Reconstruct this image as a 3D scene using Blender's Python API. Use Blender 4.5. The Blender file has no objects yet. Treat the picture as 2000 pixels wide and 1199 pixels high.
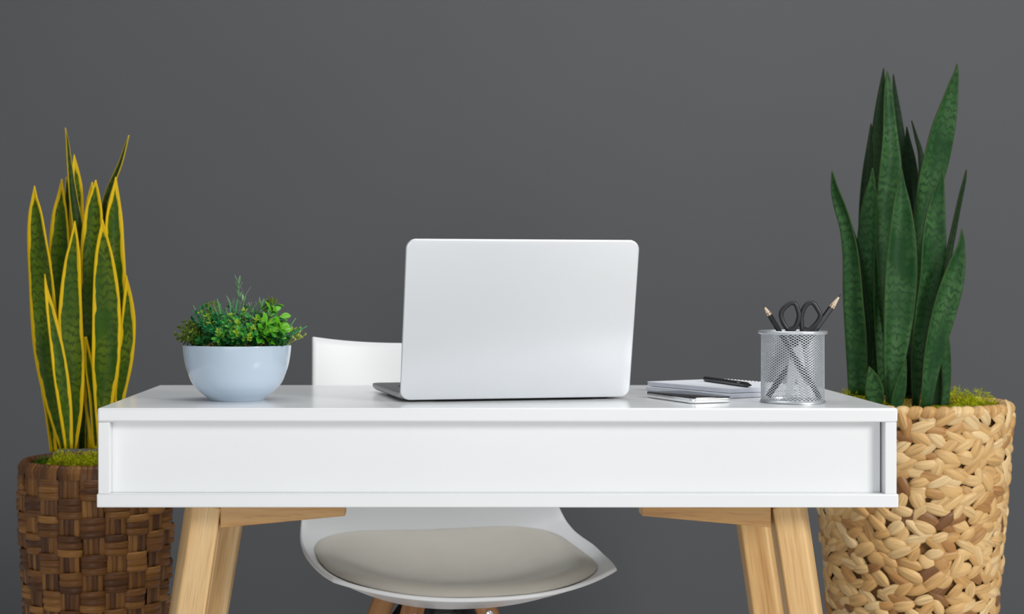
import bpy, bmesh, math, random
from mathutils import Vector, Matrix, noise
R = math.radians
PI = math.pi
sc = bpy.context.scene
COL = sc.collection

# ------------------------------------------------------------------ camera, world, lights, exposure
FPX, CX, CY, ZC = 3136.0, 843.0, 553.0, 0.9216       # focal length in px, vanishing point, eye height
cam = bpy.data.cameras.new('camera')
cam.sensor_width = 36.0
cam.lens = FPX / 2000 * 36
cam.shift_x = (1000 - CX) / 2000
cam.shift_y = -(599.5 - CY) / 2000
cam.dof.use_dof = True
cam.dof.focus_distance = 2.34
cam.dof.aperture_fstop = 7.0
cam_o = bpy.data.objects.new('camera', cam)
cam_o.location = (0, 0, ZC)
cam_o.rotation_euler = (PI / 2, 0, 0)
COL.objects.link(cam_o)
sc.camera = cam_o

sc.view_settings.view_transform = 'Standard'
sc.view_settings.look = 'None'
sc.view_settings.gamma = 1
sc.view_settings.use_curve_mapping = False
sc.view_settings.exposure = 0.0

w = bpy.data.worlds.new('studio')
w.use_nodes = True
w.node_tree.nodes['Background'].inputs[0].default_value = (0.93, 0.97, 1.0, 1)
w.node_tree.nodes['Background'].inputs[1].default_value = 0.4
sc.world = w


def area(name, loc, target, sx, sy, power, col=(1, 1, 1)):
    l = bpy.data.lights.new(name, 'AREA')
    l.shape = 'RECTANGLE'
    l.size, l.size_y = sx, sy
    l.energy = power
    l.color = col
    o = bpy.data.objects.new(name, l)
    o.location = loc
    o.rotation_euler = (Vector(target) - Vector(loc)).to_track_quat('-Z', 'Y').to_euler()
    COL.objects.link(o)
    return o


area('window_light', (3.3, -0.7, 2.45), (0.2, 2.5, 0.75), 1.2, 1.2, 128, (1.0, 0.985, 0.96))
area('front_softbox', (-0.6, -3.6, 0.8), (0.1, 2.6, 0.65), 3.6, 1.4, 46, (0.97, 0.985, 1.0))
area('ceiling_softbox', (0.35, 2.75, 2.95), (0.3, 2.85, 0.5), 2.8, 1.2, 25, (1.0, 1.0, 1.0))


# ------------------------------------------------------------------ materials
def new_mat(name):
    m = bpy.data.materials.new(name)
    m.use_nodes = True
    nt = m.node_tree
    return m, nt, nt.nodes['Principled BSDF']


def N(nt, typ, **kw):
    n = nt.nodes.new(typ)
    for k, v in kw.items():
        setattr(n, k, v)
    return n


def ramp(nt, fac, stops):
    n = nt.nodes.new('ShaderNodeValToRGB')
    cr = n.color_ramp
    while len(cr.elements) < len(stops):
        cr.elements.new(0.5)
    for e, (p, c) in zip(cr.elements, stops):
        e.position = p
        e.color = (*c, 1)
    nt.links.new(fac, n.inputs[0])
    return n.outputs[0]


def mathn(nt, op, a, b=None):
    n = nt.nodes.new('ShaderNodeMath')
    n.operation = op
    for i, v in enumerate((a, b)):
        if v is None:
            continue
        if isinstance(v, (int, float)):
            n.inputs[i].default_value = v
        else:
            nt.links.new(v, n.inputs[i])
    return n.outputs[0]


def mixc(nt, fac, a, b, mode='MIX'):
    n = nt.nodes.new('ShaderNodeMix')
    n.data_type = 'RGBA'
    n.blend_type = mode
    for i, v in ((0, fac), (6, a), (7, b)):
        if isinstance(v, (int, float)):
            n.inputs[i].default_value = v
        elif isinstance(v, tuple):
            n.inputs[i].default_value = (*v, 1)
        else:
            nt.links.new(v, n.inputs[i])
    return n.outputs[2]


def plain(name, col, rough=0.5, metal=0.0, spec=0.5, bump=0.0, bscale=200, coat=0.0, var=0.03, vscale=6):
    m, nt, p = new_mat(name)
    tc = N(nt, 'ShaderNodeTexCoord')
    nz = N(nt, 'ShaderNodeTexNoise')
    nz.inputs['Scale'].default_value = vscale
    nz.inputs['Detail'].default_value = 3
    nt.links.new(tc.outputs['Object'], nz.inputs['Vector'])
    lo = tuple(c * (1 - var) for c in col)
    hi = tuple(min(1, c * (1 + var)) for c in col)
    nt.links.new(ramp(nt, nz.outputs['Fac'], [(0.3, lo), (0.7, hi)]), p.inputs['Base Color'])
    p.inputs['Roughness'].default_value = rough
    p.inputs['Metallic'].default_value = metal
    p.inputs['Specular IOR Level'].default_value = spec
    p.inputs['Coat Weight'].default_value = coat
    p.inputs['Coat Roughness'].default_value = 0.08
    if bump:
        n2 = N(nt, 'ShaderNodeTexNoise')
        n2.inputs['Scale'].default_value = bscale
        nt.links.new(tc.outputs['Object'], n2.inputs['Vector'])
        b = N(nt, 'ShaderNodeBump')
        b.inputs['Strength'].default_value = bump
        b.inputs['Distance'].default_value = 0.001
        nt.links.new(n2.outputs['Fac'], b.inputs['Height'])
        nt.links.new(b.outputs['Normal'], p.inputs['Normal'])
    return m


def wood(name, cols, axis='Z', scale=1.0, rough=0.42):
    m, nt, p = new_mat(name)
    tc = N(nt, 'ShaderNodeTexCoord')
    oi = N(nt, 'ShaderNodeObjectInfo')
    add = N(nt, 'ShaderNodeVectorMath', operation='ADD')
    sc_ = N(nt, 'ShaderNodeVectorMath', operation='SCALE')
    sc_.inputs['Scale'].default_value = 7.0
    comb = N(nt, 'ShaderNodeCombineXYZ')
    for i in range(3):
        nt.links.new(oi.outputs['Random'], comb.inputs[i])
    nt.links.new(comb.outputs[0], sc_.inputs[0])
    nt.links.new(tc.outputs['Object'], add.inputs[0])
    nt.links.new(sc_.outputs[0], add.inputs[1])
    mp = N(nt, 'ShaderNodeMapping')
    s = {'Z': (40, 40, 2.2), 'X': (3.5, 40, 45)}[axis]
    mp.inputs['Scale'].default_value = tuple(v * scale for v in s)
    nt.links.new(add.outputs[0], mp.inputs['Vector'])
    n1 = N(nt, 'ShaderNodeTexNoise')
    n1.inputs['Scale'].default_value = 1.0
    n1.inputs['Detail'].default_value = 5
    n1.inputs['Distortion'].default_value = 0.7
    nt.links.new(mp.outputs[0], n1.inputs['Vector'])
    base = ramp(nt, n1.outputs['Fac'], [(0.3, cols[0]), (0.5, cols[1]), (0.72, cols[2])])
    mp2 = N(nt, 'ShaderNodeMapping')
    s2 = {'Z': (420, 420, 14), 'X': (22, 420, 420)}[axis]
    mp2.inputs['Scale'].default_value = s2
    nt.links.new(add.outputs[0], mp2.inputs['Vector'])
    n2 = N(nt, 'ShaderNodeTexNoise')
    n2.inputs['Scale'].default_value = 1.0
    n2.inputs['Detail'].default_value = 2
    nt.links.new(mp2.outputs[0], n2.inputs['Vector'])
    streak = ramp(nt, n2.outputs['Fac'], [(0.34, (0.62, 0.5, 0.4)), (0.46, (1, 1, 1))])
    c = mixc(nt, 0.42, base, streak, 'MULTIPLY')
    nt.links.new(c, p.inputs['Base Color'])
    p.inputs['Roughness'].default_value = rough
    b = N(nt, 'ShaderNodeBump')
    b.inputs['Strength'].default_value = 0.15
    b.inputs['Distance'].default_value = 0.0006
    nt.links.new(n2.outputs['Fac'], b.inputs['Height'])
    nt.links.new(b.outputs['Normal'], p.inputs['Normal'])
    return m


def island(name, stops, rough=0.6, grain=0.35, gs=(22, 1.2), spec=0.3, bump=0.4, transl=0.0):
    """colour by loose strand / leaf, with fibres running along it (UV x across, y along)"""
    m, nt, p = new_mat(name)
    g = N(nt, 'ShaderNodeNewGeometry')
    base = ramp(nt, g.outputs['Random Per Island'], stops)
    uv = N(nt, 'ShaderNodeUVMap')
    mp = N(nt, 'ShaderNodeMapping')
    mp.inputs['Scale'].default_value = (gs[0], gs[1], 1)
    nt.links.new(uv.outputs[0], mp.inputs['Vector'])
    comb = N(nt, 'ShaderNodeCombineXYZ')
    nt.links.new(mathn(nt, 'MULTIPLY', g.outputs['Random Per Island'], 91.0), comb.inputs[2])
    ad = N(nt, 'ShaderNodeVectorMath', operation='ADD')
    nt.links.new(mp.outputs[0], ad.inputs[0])
    nt.links.new(comb.outputs[0], ad.inputs[1])
    nz = N(nt, 'ShaderNodeTexNoise')
    nz.inputs['Scale'].default_value = 1.0
    nz.inputs['Detail'].default_value = 3
    nt.links.new(ad.outputs[0], nz.inputs['Vector'])
    st = ramp(nt, nz.outputs['Fac'], [(0.3, (0.45, 0.40, 0.36)), (0.55, (1, 1, 1))])
    nt.links.new(mixc(nt, grain, base, st, 'MULTIPLY'), p.inputs['Base Color'])
    p.inputs['Roughness'].default_value = rough
    p.inputs['Specular IOR Level'].default_value = spec
    if bump:
        b = N(nt, 'ShaderNodeBump')
        b.inputs['Strength'].default_value = bump
        b.inputs['Distance'].default_value = 0.001
        nt.links.new(nz.outputs['Fac'], b.inputs['Height'])
        nt.links.new(b.outputs['Normal'], p.inputs['Normal'])
    return m


def snake_mat(name, green, light, band, margin=None, mwidth=0.0035, rough=0.38):
    m, nt, p = new_mat(name)
    uv = N(nt, 'ShaderNodeUVMap')
    uv.uv_map = 'UVMap'
    ed = N(nt, 'ShaderNodeUVMap')
    ed.uv_map = 'edge'
    oi = N(nt, 'ShaderNodeObjectInfo')
    sep = N(nt, 'ShaderNodeSeparateXYZ')
    nt.links.new(uv.outputs[0], sep.inputs[0])
    # zig-zag cross bands
    comb = N(nt, 'ShaderNodeCombineXYZ')
    nt.links.new(mathn(nt, 'MULTIPLY', sep.outputs[0], 7.0), comb.inputs[0])
    nt.links.new(mathn(nt, 'MULTIPLY', sep.outputs[1], 40.0), comb.inputs[1])
    nt.links.new(mathn(nt, 'MULTIPLY', oi.outputs['Random'], 50.0), comb.inputs[2])
    n1 = N(nt, 'ShaderNodeTexNoise')
    n1.inputs['Scale'].default_value = 1.0
    n1.inputs['Detail'].default_value = 2
    nt.links.new(comb.outputs[0], n1.inputs['Vector'])
    ph = mathn(nt, 'ADD', mathn(nt, 'MULTIPLY', sep.outputs[1], 390.0), mathn(nt, 'MULTIPLY', n1.outputs['Fac'], 15.0))
    s = mathn(nt, 'SINE', ph)
    n3 = N(nt, 'ShaderNodeTexNoise')
    n3.inputs['Scale'].default_value = 0.7
    nt.links.new(comb.outputs[0], n3.inputs['Vector'])
    s = mathn(nt, 'ADD', s, mathn(nt, 'MULTIPLY', mathn(nt, 'SUBTRACT', n3.outputs['Fac'], 0.5), 2.4))
    bands = ramp(nt, mathn(nt, 'MULTIPLY', mathn(nt, 'ADD', s, 1.0), 0.5), [(0.68, (0, 0, 0)), (0.86, (1, 1, 1))])
    n2 = N(nt, 'ShaderNodeTexNoise')
    n2.inputs['Scale'].default_value = 0.35
    nt.links.new(comb.outputs[0], n2.inputs['Vector'])
    g = ramp(nt, n2.outputs['Fac'], [(0.35, green), (0.7, light)])
    c = mixc(nt, mathn(nt, 'MULTIPLY', bands, mathn(nt, 'MULTIPLY', n2.outputs['Fac'], 0.95)), g, band)
    if margin:
        se = N(nt, 'ShaderNodeSeparateXYZ')
        nt.links.new(ed.outputs[0], se.inputs[0])
        n4 = N(nt, 'ShaderNodeTexNoise')
        n4.inputs['Scale'].default_value = 0.5
        nt.links.new(comb.outputs[0], n4.inputs['Vector'])
        d = mathn(nt, 'SUBTRACT', se.outputs[0], mathn(nt, 'MULTIPLY', n4.outputs['Fac'], mwidth * 2.2))
        mk = ramp(nt, mathn(nt, 'ADD', mathn(nt, 'MULTIPLY', d, 300.0), 0.5), [(0.35, (1, 1, 1)), (0.65, (0, 0, 0))])
        c = mixc(nt, mk, c, margin)
    nt.links.new(c, p.inputs['Base Color'])
    p.inputs['Roughness'].default_value = rough
    p.inputs['Specular IOR Level'].default_value = 0.14
    return m


M = {}
M['wall'] = plain('wall_paint', (0.104, 0.106, 0.1125), 0.85, spec=0.2, bump=0.08, bscale=300, var=0.02, vscale=2)
M['floor'] = plain('floor_vinyl', (0.62, 0.61, 0.60), 0.45, var=0.03)
M['white'] = plain('white_lacquer', (0.86, 0.87, 0.88), 0.2, spec=0.42, coat=0.0, var=0.008)
M['oak'] = wood('light_oak', [(0.50, 0.255, 0.080), (0.69, 0.42, 0.168), (0.83, 0.59, 0.31)], 'Z')
M['oakx'] = wood('apron_oak', [(0.42, 0.20, 0.06), (0.58, 0.32, 0.11), (0.68, 0.42, 0.18)], 'X')
M['shell'] = plain('shell_plastic', (0.78, 0.79, 0.80), 0.35, var=0.01)
M['cushion'] = plain('taupe_leather', (0.56, 0.53, 0.465), 0.42, spec=0.4, bump=0.12, bscale=700, var=0.03, vscale=10)
M['beech'] = wood('chair_beech', [(0.30, 0.13, 0.045), (0.44, 0.21, 0.08), (0.55, 0.30, 0.13)], 'Z')
M['blackmetal'] = plain('black_steel', (0.012, 0.012, 0.013), 0.4, metal=0.3)
M['steel'] = plain('bright_steel', (0.75, 0.76, 0.77), 0.25, metal=1)
M['alu'] = plain('silver_aluminium', (0.81, 0.83, 0.855), 0.40, metal=0.75, var=0.006)
M['alushade'] = plain('shaded_aluminium', (0.42, 0.42, 0.41), 0.4, metal=0.8, var=0.006)  # laptop base: shade of its left-facing side put into the metal colour
M['aludark'] = plain('laptop_deck', (0.30, 0.30, 0.31), 0.4, metal=0.8)
M['key'] = plain('key_black', (0.02, 0.02, 0.022), 0.5)
M['glassblack'] = plain('black_glass', (0.015, 0.014, 0.015), 0.12, spec=0.5)
M['chrome'] = plain('phone_silver', (0.88, 0.89, 0.90), 0.2, metal=0.85)
M['paper'] = plain('paper_white', (0.80, 0.82, 0.88), 0.7, var=0.01)
M['pages'] = plain('page_edges', (0.66, 0.69, 0.76), 0.8, var=0.04, vscale=60)
M['wire'] = plain('white_wire', (0.8, 0.8, 0.82), 0.35)
M['mesh'] = plain('silver_mesh', (0.66, 0.69, 0.72), 0.32, metal=0.75)
M['blackpaint'] = plain('pencil_black', (0.009, 0.009, 0.010), 0.28)
M['rawwood'] = plain('sharpened_cedar', (0.72, 0.55, 0.40), 0.7, var=0.1, vscale=300)
M['lead'] = plain('graphite', (0.03, 0.03, 0.032), 0.4)
M['plastic'] = plain('scissor_plastic', (0.018, 0.018, 0.020), 0.4)
M['mark'] = plain('pale_marking', (0.35, 0.35, 0.36), 0.5)
M['bowl'] = plain('pale_blue_glaze', (0.50, 0.60, 0.71), 0.16, spec=0.5, coat=0.4, var=0.01)
M['soil'] = plain('soil', (0.04, 0.028, 0.018), 0.95, spec=0.08, bump=0.8, bscale=120, var=0.4, vscale=80)
M['moss'] = island('yellow_moss', [(0.0, (0.26, 0.32, 0.008)), (0.5, (0.50, 0.54, 0.012)), (1.0, (0.74, 0.72, 0.03))], 0.9, 0.2, spec=0.1, bump=0)
M['mossg'] = island('green_moss', [(0.0, (0.04, 0.14, 0.01)), (1.0, (0.12, 0.30, 0.02))], 0.9, 0.2, spec=0.1, bump=0)
M['mossdry'] = island('dry_moss', [(0.0, (0.20, 0.17, 0.05)), (1.0, (0.48, 0.45, 0.14))], 0.9, 0.2, spec=0.1, bump=0)
M['brownweave'] = island('brown_rattan', [(0.0, (0.085, 0.028, 0.006)), (0.4, (0.175, 0.066, 0.012)), (0.75, (0.25, 0.102, 0.020)), (1.0, (0.36, 0.165, 0.036))], 0.36, 1.0, (7, 0.6), spec=0.36, bump=0.8)
M['brownbase'] = plain('brown_inside', (0.03, 0.014, 0.007), 0.9, spec=0.08)
M['tanweave'] = island('tan_hyacinth', [(0.0, (0.16, 0.065, 0.02)), (0.06, (0.42, 0.20, 0.06)), (0.22, (0.60, 0.34, 0.12)), (0.6, (0.72, 0.46, 0.19)), (1.0, (0.80, 0.58, 0.30))], 0.45, 0.6, (4.5, 0.8), spec=0.4, bump=0.6)
M['tanbase'] = plain('tan_inside', (0.22, 0.11, 0.04), 0.9, spec=0.1)
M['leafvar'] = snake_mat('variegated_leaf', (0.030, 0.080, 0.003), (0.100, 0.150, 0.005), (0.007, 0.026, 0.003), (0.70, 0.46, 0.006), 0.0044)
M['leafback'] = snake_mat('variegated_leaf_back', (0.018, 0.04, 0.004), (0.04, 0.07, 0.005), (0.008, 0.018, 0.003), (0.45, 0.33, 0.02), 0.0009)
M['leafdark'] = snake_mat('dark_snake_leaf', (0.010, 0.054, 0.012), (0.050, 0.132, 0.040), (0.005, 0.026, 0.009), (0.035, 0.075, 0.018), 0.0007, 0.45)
M['leaffar'] = snake_mat('shaded_snake_leaf', (0.006, 0.022, 0.006), (0.012, 0.036, 0.009), (0.003, 0.011, 0.004), (0.018, 0.036, 0.01), 0.0006, 0.5)  # darker copy of the leaf for rear leaves, shade put into the colour
M['broad'] = island('bright_leaf', [(0, (0.02, 0.17, 0.008)), (0.45, (0.055, 0.32, 0.008)), (0.75, (0.14, 0.44, 0.012)), (1, (0.30, 0.54, 0.02))], 0.3, 0.15, (3, 1), spec=0.4, bump=0)
M['box'] = island('small_green_leaf', [(0, (0.006, 0.09, 0.02)), (0.6, (0.02, 0.20, 0.025)), (0.85, (0.05, 0.30, 0.02)), (1, (0.18, 0.42, 0.02))], 0.32, 0.15, (3, 1), spec=0.4, bump=0)
M['grassm'] = island('blue_green_blade', [(0, (0.03, 0.24, 0.08)), (1, (0.20, 0.46, 0.25))], 0.4, 0.2, (3, 1), spec=0.3, bump=0)
M['sage'] = island('sage_leaf', [(0, (0.06, 0.22, 0.08)), (1, (0.24, 0.42, 0.21))], 0.45, 0.2, (3, 1), spec=0.3, bump=0)
M['olive'] = island('olive_leaf', [(0, (0.03, 0.07, 0.006)), (0.5, (0.10, 0.17, 0.012)), (1, (0.26, 0.33, 0.02))], 0.5, 0.15, (3, 1), spec=0.3, bump=0)
M['deep'] = island('shaded_green_leaf', [(0, (0.003, 0.04, 0.008)), (1, (0.008, 0.10, 0.012))], 0.45, 0.15, (3, 1), spec=0.15, bump=0)  # filler sprigs: shade between the leaves painted as a darker green
M['teal'] = island('teal_leaf', [(0, (0.004, 0.11, 0.028)), (0.6, (0.012, 0.21, 0.05)), (1, (0.07, 0.36, 0.08))], 0.4, 0.15, (3, 1), spec=0.22, bump=0)
M['lime'] = island('lime_leaf', [(0, (0.10, 0.26, 0.01)), (0.6, (0.24, 0.38, 0.02)), (1, (0.42, 0.48, 0.05))], 0.4, 0.15, (3, 1), spec=0.3, bump=0)
M['bud'] = island('yellow_green_bud', [(0, (0.14, 0.22, 0.02)), (1, (0.36, 0.44, 0.09))], 0.45, 0.1, (3, 1), spec=0.3, bump=0)


# ------------------------------------------------------------------ mesh helpers
class MB:
    def __init__(s):
        s.v, s.f, s.uv, s.e = [], [], {}, {}

    def add(s, verts, faces, uvs=None, edges=None):
        o = len(s.v)
        s.v.extend([tuple(v) for v in verts])
        for f in faces:
            s.f.append(tuple(i + o for i in f))
        if uvs:
            for i, u in enumerate(uvs):
                s.uv[o + i] = u
        if edges:
            for i, u in enumerate(edges):
                s.e[o + i] = u

    def grid(s, rows, close_u=False, close_v=False, cap=False, uvs=None, edges=None):
        """rows: list of equally long lists of points"""
        nr, nc = len(rows), len(rows[0])
        vs = [p for r in rows for p in r]
        fs = []
        for i in range(nr if close_v else nr - 1):
            for j in range(nc if close_u else nc - 1):
                a, b = i, (i + 1) % nr
                c, d = j, (j + 1) % nc
                fs.append((a * nc + c, a * nc + d, b * nc + d, b * nc + c))
        if cap:
            fs.append(tuple(reversed(range(nc))))
            fs.append(tuple((nr - 1) * nc + j for j in range(nc)))
        s.add(vs, fs, uvs, edges)

    def lathe(s, prof, n=48, c=(0, 0, 0), cap=False):
        rows = [[(c[0] + r * math.cos(2 * PI * k / n), c[1] + r * math.sin(2 * PI * k / n), c[2] + z) for k in range(n)] for r, z in prof]
        s.grid(rows, close_u=True, cap=cap)

    def tube(s, pts, rad, n=8, cap=True, closed=False):
        pts = [Vector(p) for p in pts]
        m = len(pts)
        rows = []
        up = None
        for i, p in enumerate(pts):
            if closed:
                t = (pts[(i + 1) % m] - pts[i - 1]).normalized()
            else:
                t = (pts[min(i + 1, m - 1)] - pts[max(i - 1, 0)]).normalized()
            if up is None:
                up = Vector((0, 0, 1)) if abs(t.z) < 0.9 else Vector((1, 0, 0))
            x = (up - t * up.dot(t)).normalized()
            up = x
            y = t.cross(x)
            r = rad[i] if isinstance(rad, list) else rad
            if isinstance(r, tuple):
                ra, rb = r
            else:
                ra = rb = r
            rows.append([p + x * ra * math.cos(2 * PI * k / n) + y * rb * math.sin(2 * PI * k / n) for k in range(n)])
        s.grid(rows, close_u=True, close_v=closed, cap=cap and not closed)

    def box(s, x0, x1, y0, y1, z0, z1):
        v = [(x, y, z) for z in (z0, z1) for y in (y0, y1) for x in (x0, x1)]
        s.add(v, [(0, 2, 3, 1), (4, 5, 7, 6), (0, 1, 5, 4), (2, 6, 7, 3), (0, 4, 6, 2), (1, 3, 7, 5)])

    def prism(s, outline, levels):
        """outline(inset) -> list of (x,y); levels: list of (z, inset)"""
        rows = [[(x, y, z) for x, y in outline(ins)] for z, ins in levels]
        s.grid(rows, close_u=True, cap=True)

    def build(s, name, mat, parent=None, smooth=True, bevel=0.0, loc=None, rot=None, solid=0.0, angle=40, recalc=False, segs=3):
        me = bpy.data.meshes.new(name)
        me.from_pydata(s.v, [], s.f)
        if s.uv:
            l = me.uv_layers.new(name='UVMap')
            for lp in me.loops:
                l.data[lp.index].uv = s.uv.get(lp.vertex_index, (0, 0))
        if s.e:
            l = me.uv_layers.new(name='edge')
            for lp in me.loops:
                l.data[lp.index].uv = (s.e.get(lp.vertex_index, 0), 0)
        if recalc:
            bm = bmesh.new()
            bm.from_mesh(me)
            bmesh.ops.recalc_face_normals(bm, faces=bm.faces)
            bm.to_mesh(me)
            bm.free()
        me.materials.append(mat)
        if smooth:
            me.polygons.foreach_set('use_smooth', [True] * len(me.polygons))
            if angle:
                me.set_sharp_from_angle(angle=R(angle))
        o = bpy.data.objects.new(name, me)
        COL.objects.link(o)
        if parent:
            o.parent = parent
        if loc is not None:
            o.location = loc
        if rot is not None:
            o.rotation_euler = rot
        if solid:
            md = o.modifiers.new('thickness', 'SOLIDIFY')
            md.thickness = solid
            md.offset = 0
        if bevel:
            md = o.modifiers.new('bevel', 'BEVEL')
            md.width = bevel
            md.segments = segs
            md.limit_method = 'ANGLE'
            md.angle_limit = R(40)
        return o


def rrect(wx, wy, r, n=8):
    def f(ins):
        pts = []
        hx, hy = wx / 2 - ins, wy / 2 - ins
        rr = max(r - ins, 0.0003)
        for cx, cy, a0 in ((hx - rr, hy - rr, 0), (-hx + rr, hy - rr, 90), (-hx + rr, -hy + rr, 180), (hx - rr, -hy + rr, 270)):
            for k in range(n + 1):
                a = R(a0 + 90 * k / n)
                pts.append((cx + rr * math.cos(a), cy + rr * math.sin(a)))
        return pts
    return f


def soft(z0, z1, b, n=4):
    """levels of a slab with rounded edges"""
    L = []
    for k in range(n + 1):
        a = PI / 2 * k / n
        L.append((z0 + b * (1 - math.sin(a)), b * (1 - math.cos(a))))
    L = L[::-1]
    for k in range(n + 1):
        a = PI / 2 * k / n
        L.append((z1 - b * (1 - math.sin(a)), b * (1 - math.cos(a))))
    return L


def spline(pts, n):
    """Catmull-Rom through tuples, n samples"""
    d = len(pts[0])
    P = [tuple(2 * a - b for a, b in zip(pts[0], pts[1]))] + list(pts) + [tuple(2 * a - b for a, b in zip(pts[-1], pts[-2]))]
    out = []
    m = len(pts) - 1
    for i in range(n):
        t = i / (n - 1) * m
        k = min(int(t), m - 1)
        t -= k
        p0, p1, p2, p3 = P[k:k + 4]
        out.append(tuple(0.5 * (2 * p1[q] + (p2[q] - p0[q]) * t + (2 * p0[q] - 5 * p1[q] + 4 * p2[q] - p3[q]) * t * t + (3 * p1[q] - p0[q] - 3 * p2[q] + p3[q]) * t ** 3) for q in range(d)))
    return out


def at(px, py, Y):
    return Vector(((px - CX) * Y / FPX, Y, ZC - (py - CY) * Y / FPX))


def empty(name, loc, rz, label, cat, group=None):
    o = bpy.data.objects.new(name, None)
    COL.objects.link(o)
    o.location = loc
    o.rotation_euler = (0, 0, rz)
    return tag(o, label, cat, group)


def tag(o, label, cat, group=None):
    o['label'] = label
    o['category'] = cat
    if group:
        o['group'] = group
    return o


# ------------------------------------------------------------------ setting
TZ = 0.75                      # desk top height
b = MB(); b.box(-4.5, 5.0, 4.2, 4.3, 0, 3.4)
o = b.build('wall_back', M['wall'], smooth=False); o['kind'] = 'structure'
b = MB(); b.box(-4.5, 5.0, -4.5, 4.2, -0.1, 0)
o = b.build('floor', M['floor'], smooth=False); o['kind'] = 'structure'

# ------------------------------------------------------------------ desk
DX0, DX1, DY0, DY1 = -0.4594, 0.6408, 2.206, 2.706
DXC = (DX0 + DX1) / 2
desk = empty('desk', (DXC, 2.456, 0), 0, 'white lacquered desk with recessed front panel and splayed light oak legs', 'desk')
def dbox(name, x0, x1, y0, y1, z0, z1, mat=None, bev=0.0018):
    b = MB(); b.box(x0 - DXC, x1 - DXC, y0 - 2.456, y1 - 2.456, z0, z1)
    return b.build(name, mat or M['white'], desk, smooth=True, bevel=bev)
dbox('top_panel', DX0, DX1, DY0, DY1, TZ - 0.0195, TZ, bev=0.003)
dbox('bottom_panel', DX0 - 0.001, DX1 + 0.001, DY0, DY1, TZ - 0.1368, TZ - 0.118)
dbox('side_panel', DX0 + 0.001, DX0 + 0.0165, DY0 + 0.0008, DY1, TZ - 0.118, TZ - 0.0195, bev=0.001)
dbox('side_panel', DX1 - 0.0175, DX1 - 0.0015, DY0 + 0.0008, DY1, TZ - 0.118, TZ - 0.0195, bev=0.001)
dbox('front_panel', DX0 + 0.0165, DX1 - 0.0195, DY0 + 0.018, DY0 + 0.034, TZ - 0.118, TZ - 0.0195, bev=0.0006)
dbox('back_panel', DX0 + 0.0165, DX1 - 0.0175, DY1 - 0.03, DY1 - 0.014, TZ - 0.118, TZ - 0.0195, bev=0.0006)

UZ = TZ - 0.1368


def desk_leg(xtop, y, side, lean, wx=0.053, wy=0.040, ch=0.0135):
    """side -1 left / +1 right; the outer front corner is chamfered"""
    b = MB()
    L = UZ / math.cos(R(lean))
    def sec(k):
        hx, hy = wx / 2 * k, wy / 2 * k
        c = ch * k
        s = side
        pts = [(-s * hx, -hy), (s * (hx - c), -hy), (s * hx, -hy + c * 1.9), (s * hx, hy), (-s * hx, hy)]
        return pts if s > 0 else pts[::-1]
    rows = []
    for z, k in ((0, 1.0), (-L * 0.35, 1.0), (-L, 0.86)):
        rows.append([(x, yy, z) for x, yy in sec(k)])
    # cut the top and bottom level with the desk and the floor
    ta = math.tan(R(lean)) * side
    for i in (0, -1):
        rows[i] = [(x, yy, z + x * ta) for x, yy, z in rows[i]]
    b.grid(rows, close_u=True, cap=True)
    o = b.build('leg', M['oak'], desk, bevel=0.003, recalc=True)
    o.location = (xtop - DXC, y - 2.456, UZ)
    o.rotation_euler = (0, -R(lean) * side, 0)
    return o


YF, YR = 2.275, 2.60
desk_leg((399 - CX) * YF / FPX, YF, -1, 8.6)
desk_leg((1539.5 - CX) * YF / FPX, YF, 1, 8.4)
desk_leg((455.5 - CX) * YR / FPX, YR, -1, 9.4, 0.055)
desk_leg((1461 - CX) * YR / FPX, YR, 1, 8.2, 0.055)


def support_bar(px0, px1, h0, h1):
    """tapered bar under the desk running inward from the front leg (px0 at the leg)"""
    x0, x1 = (px0 - CX) * 2.258 / FPX - DXC, (px1 - CX) * 2.258 / FPX - DXC
    y0, y1 = 2.258 - 2.456, 2.294 - 2.456
    b = MB()
    v = []
    for y in (y0, y1):
        v += [(x0, y, UZ), (x1, y, UZ), (x1, y, UZ - h1), (x0, y, UZ - h0)]
    b.add(v, [(0, 1, 2, 3), (7, 6, 5, 4), (0, 4, 5, 1), (1, 5, 6, 2), (2, 6, 7, 3), (3, 7, 4, 0)])
    b.build('support_bar', M['oakx'], desk, bevel=0.0012, recalc=True)


support_bar(430, 674, 0.0360, 0.0190)
support_bar(1506, 1254, 0.0352, 0.0190)

# ------------------------------------------------------------------ chair
CHX, CHY, CHR = 0.036, 2.70, R(12.5)
chair = empty('shell_chair', (CHX, CHY, 0), CHR, 'white moulded shell chair with taupe leather seat pad tucked behind the desk', 'chair')
# centre line (y, z) and rim (half width, y, z) from the front lip to the top of the back
PROF = [(-0.240, 0.440, 0.2295, -0.170, 0.465),
        (-0.200, 0.426, 0.238, -0.120, 0.467),
        (-0.120, 0.405, 0.243, -0.060, 0.470),
        (-0.020, 0.393, 0.246, 0.000, 0.475),
        (0.070, 0.402, 0.244, 0.060, 0.480),
        (0.140, 0.430, 0.241, 0.105, 0.488),
        (0.184, 0.480, 0.235, 0.142, 0.508),
        (0.207, 0.550, 0.223, 0.172, 0.556),
        (0.224, 0.640, 0.212, 0.196, 0.640),
        (0.241, 0.730, 0.206, 0.218, 0.735),
        (0.256, 0.812, 0.203, 0.236, 0.826)]
NV = 61
PS = spline(PROF, NV)


def shell_base(u, v):
    t = max(0, min(1, v)) * (NV - 1)
    k = min(int(t), NV - 2)
    f = t - k
    q = [a + (b2 - a) * f for a, b2 in zip(PS[k], PS[k + 1])]
    e = abs(u) ** 2.4
    return Vector((u * q[2], q[0] + (q[3] - q[0]) * e, q[1] + (q[4] - q[1]) * e))


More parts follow.
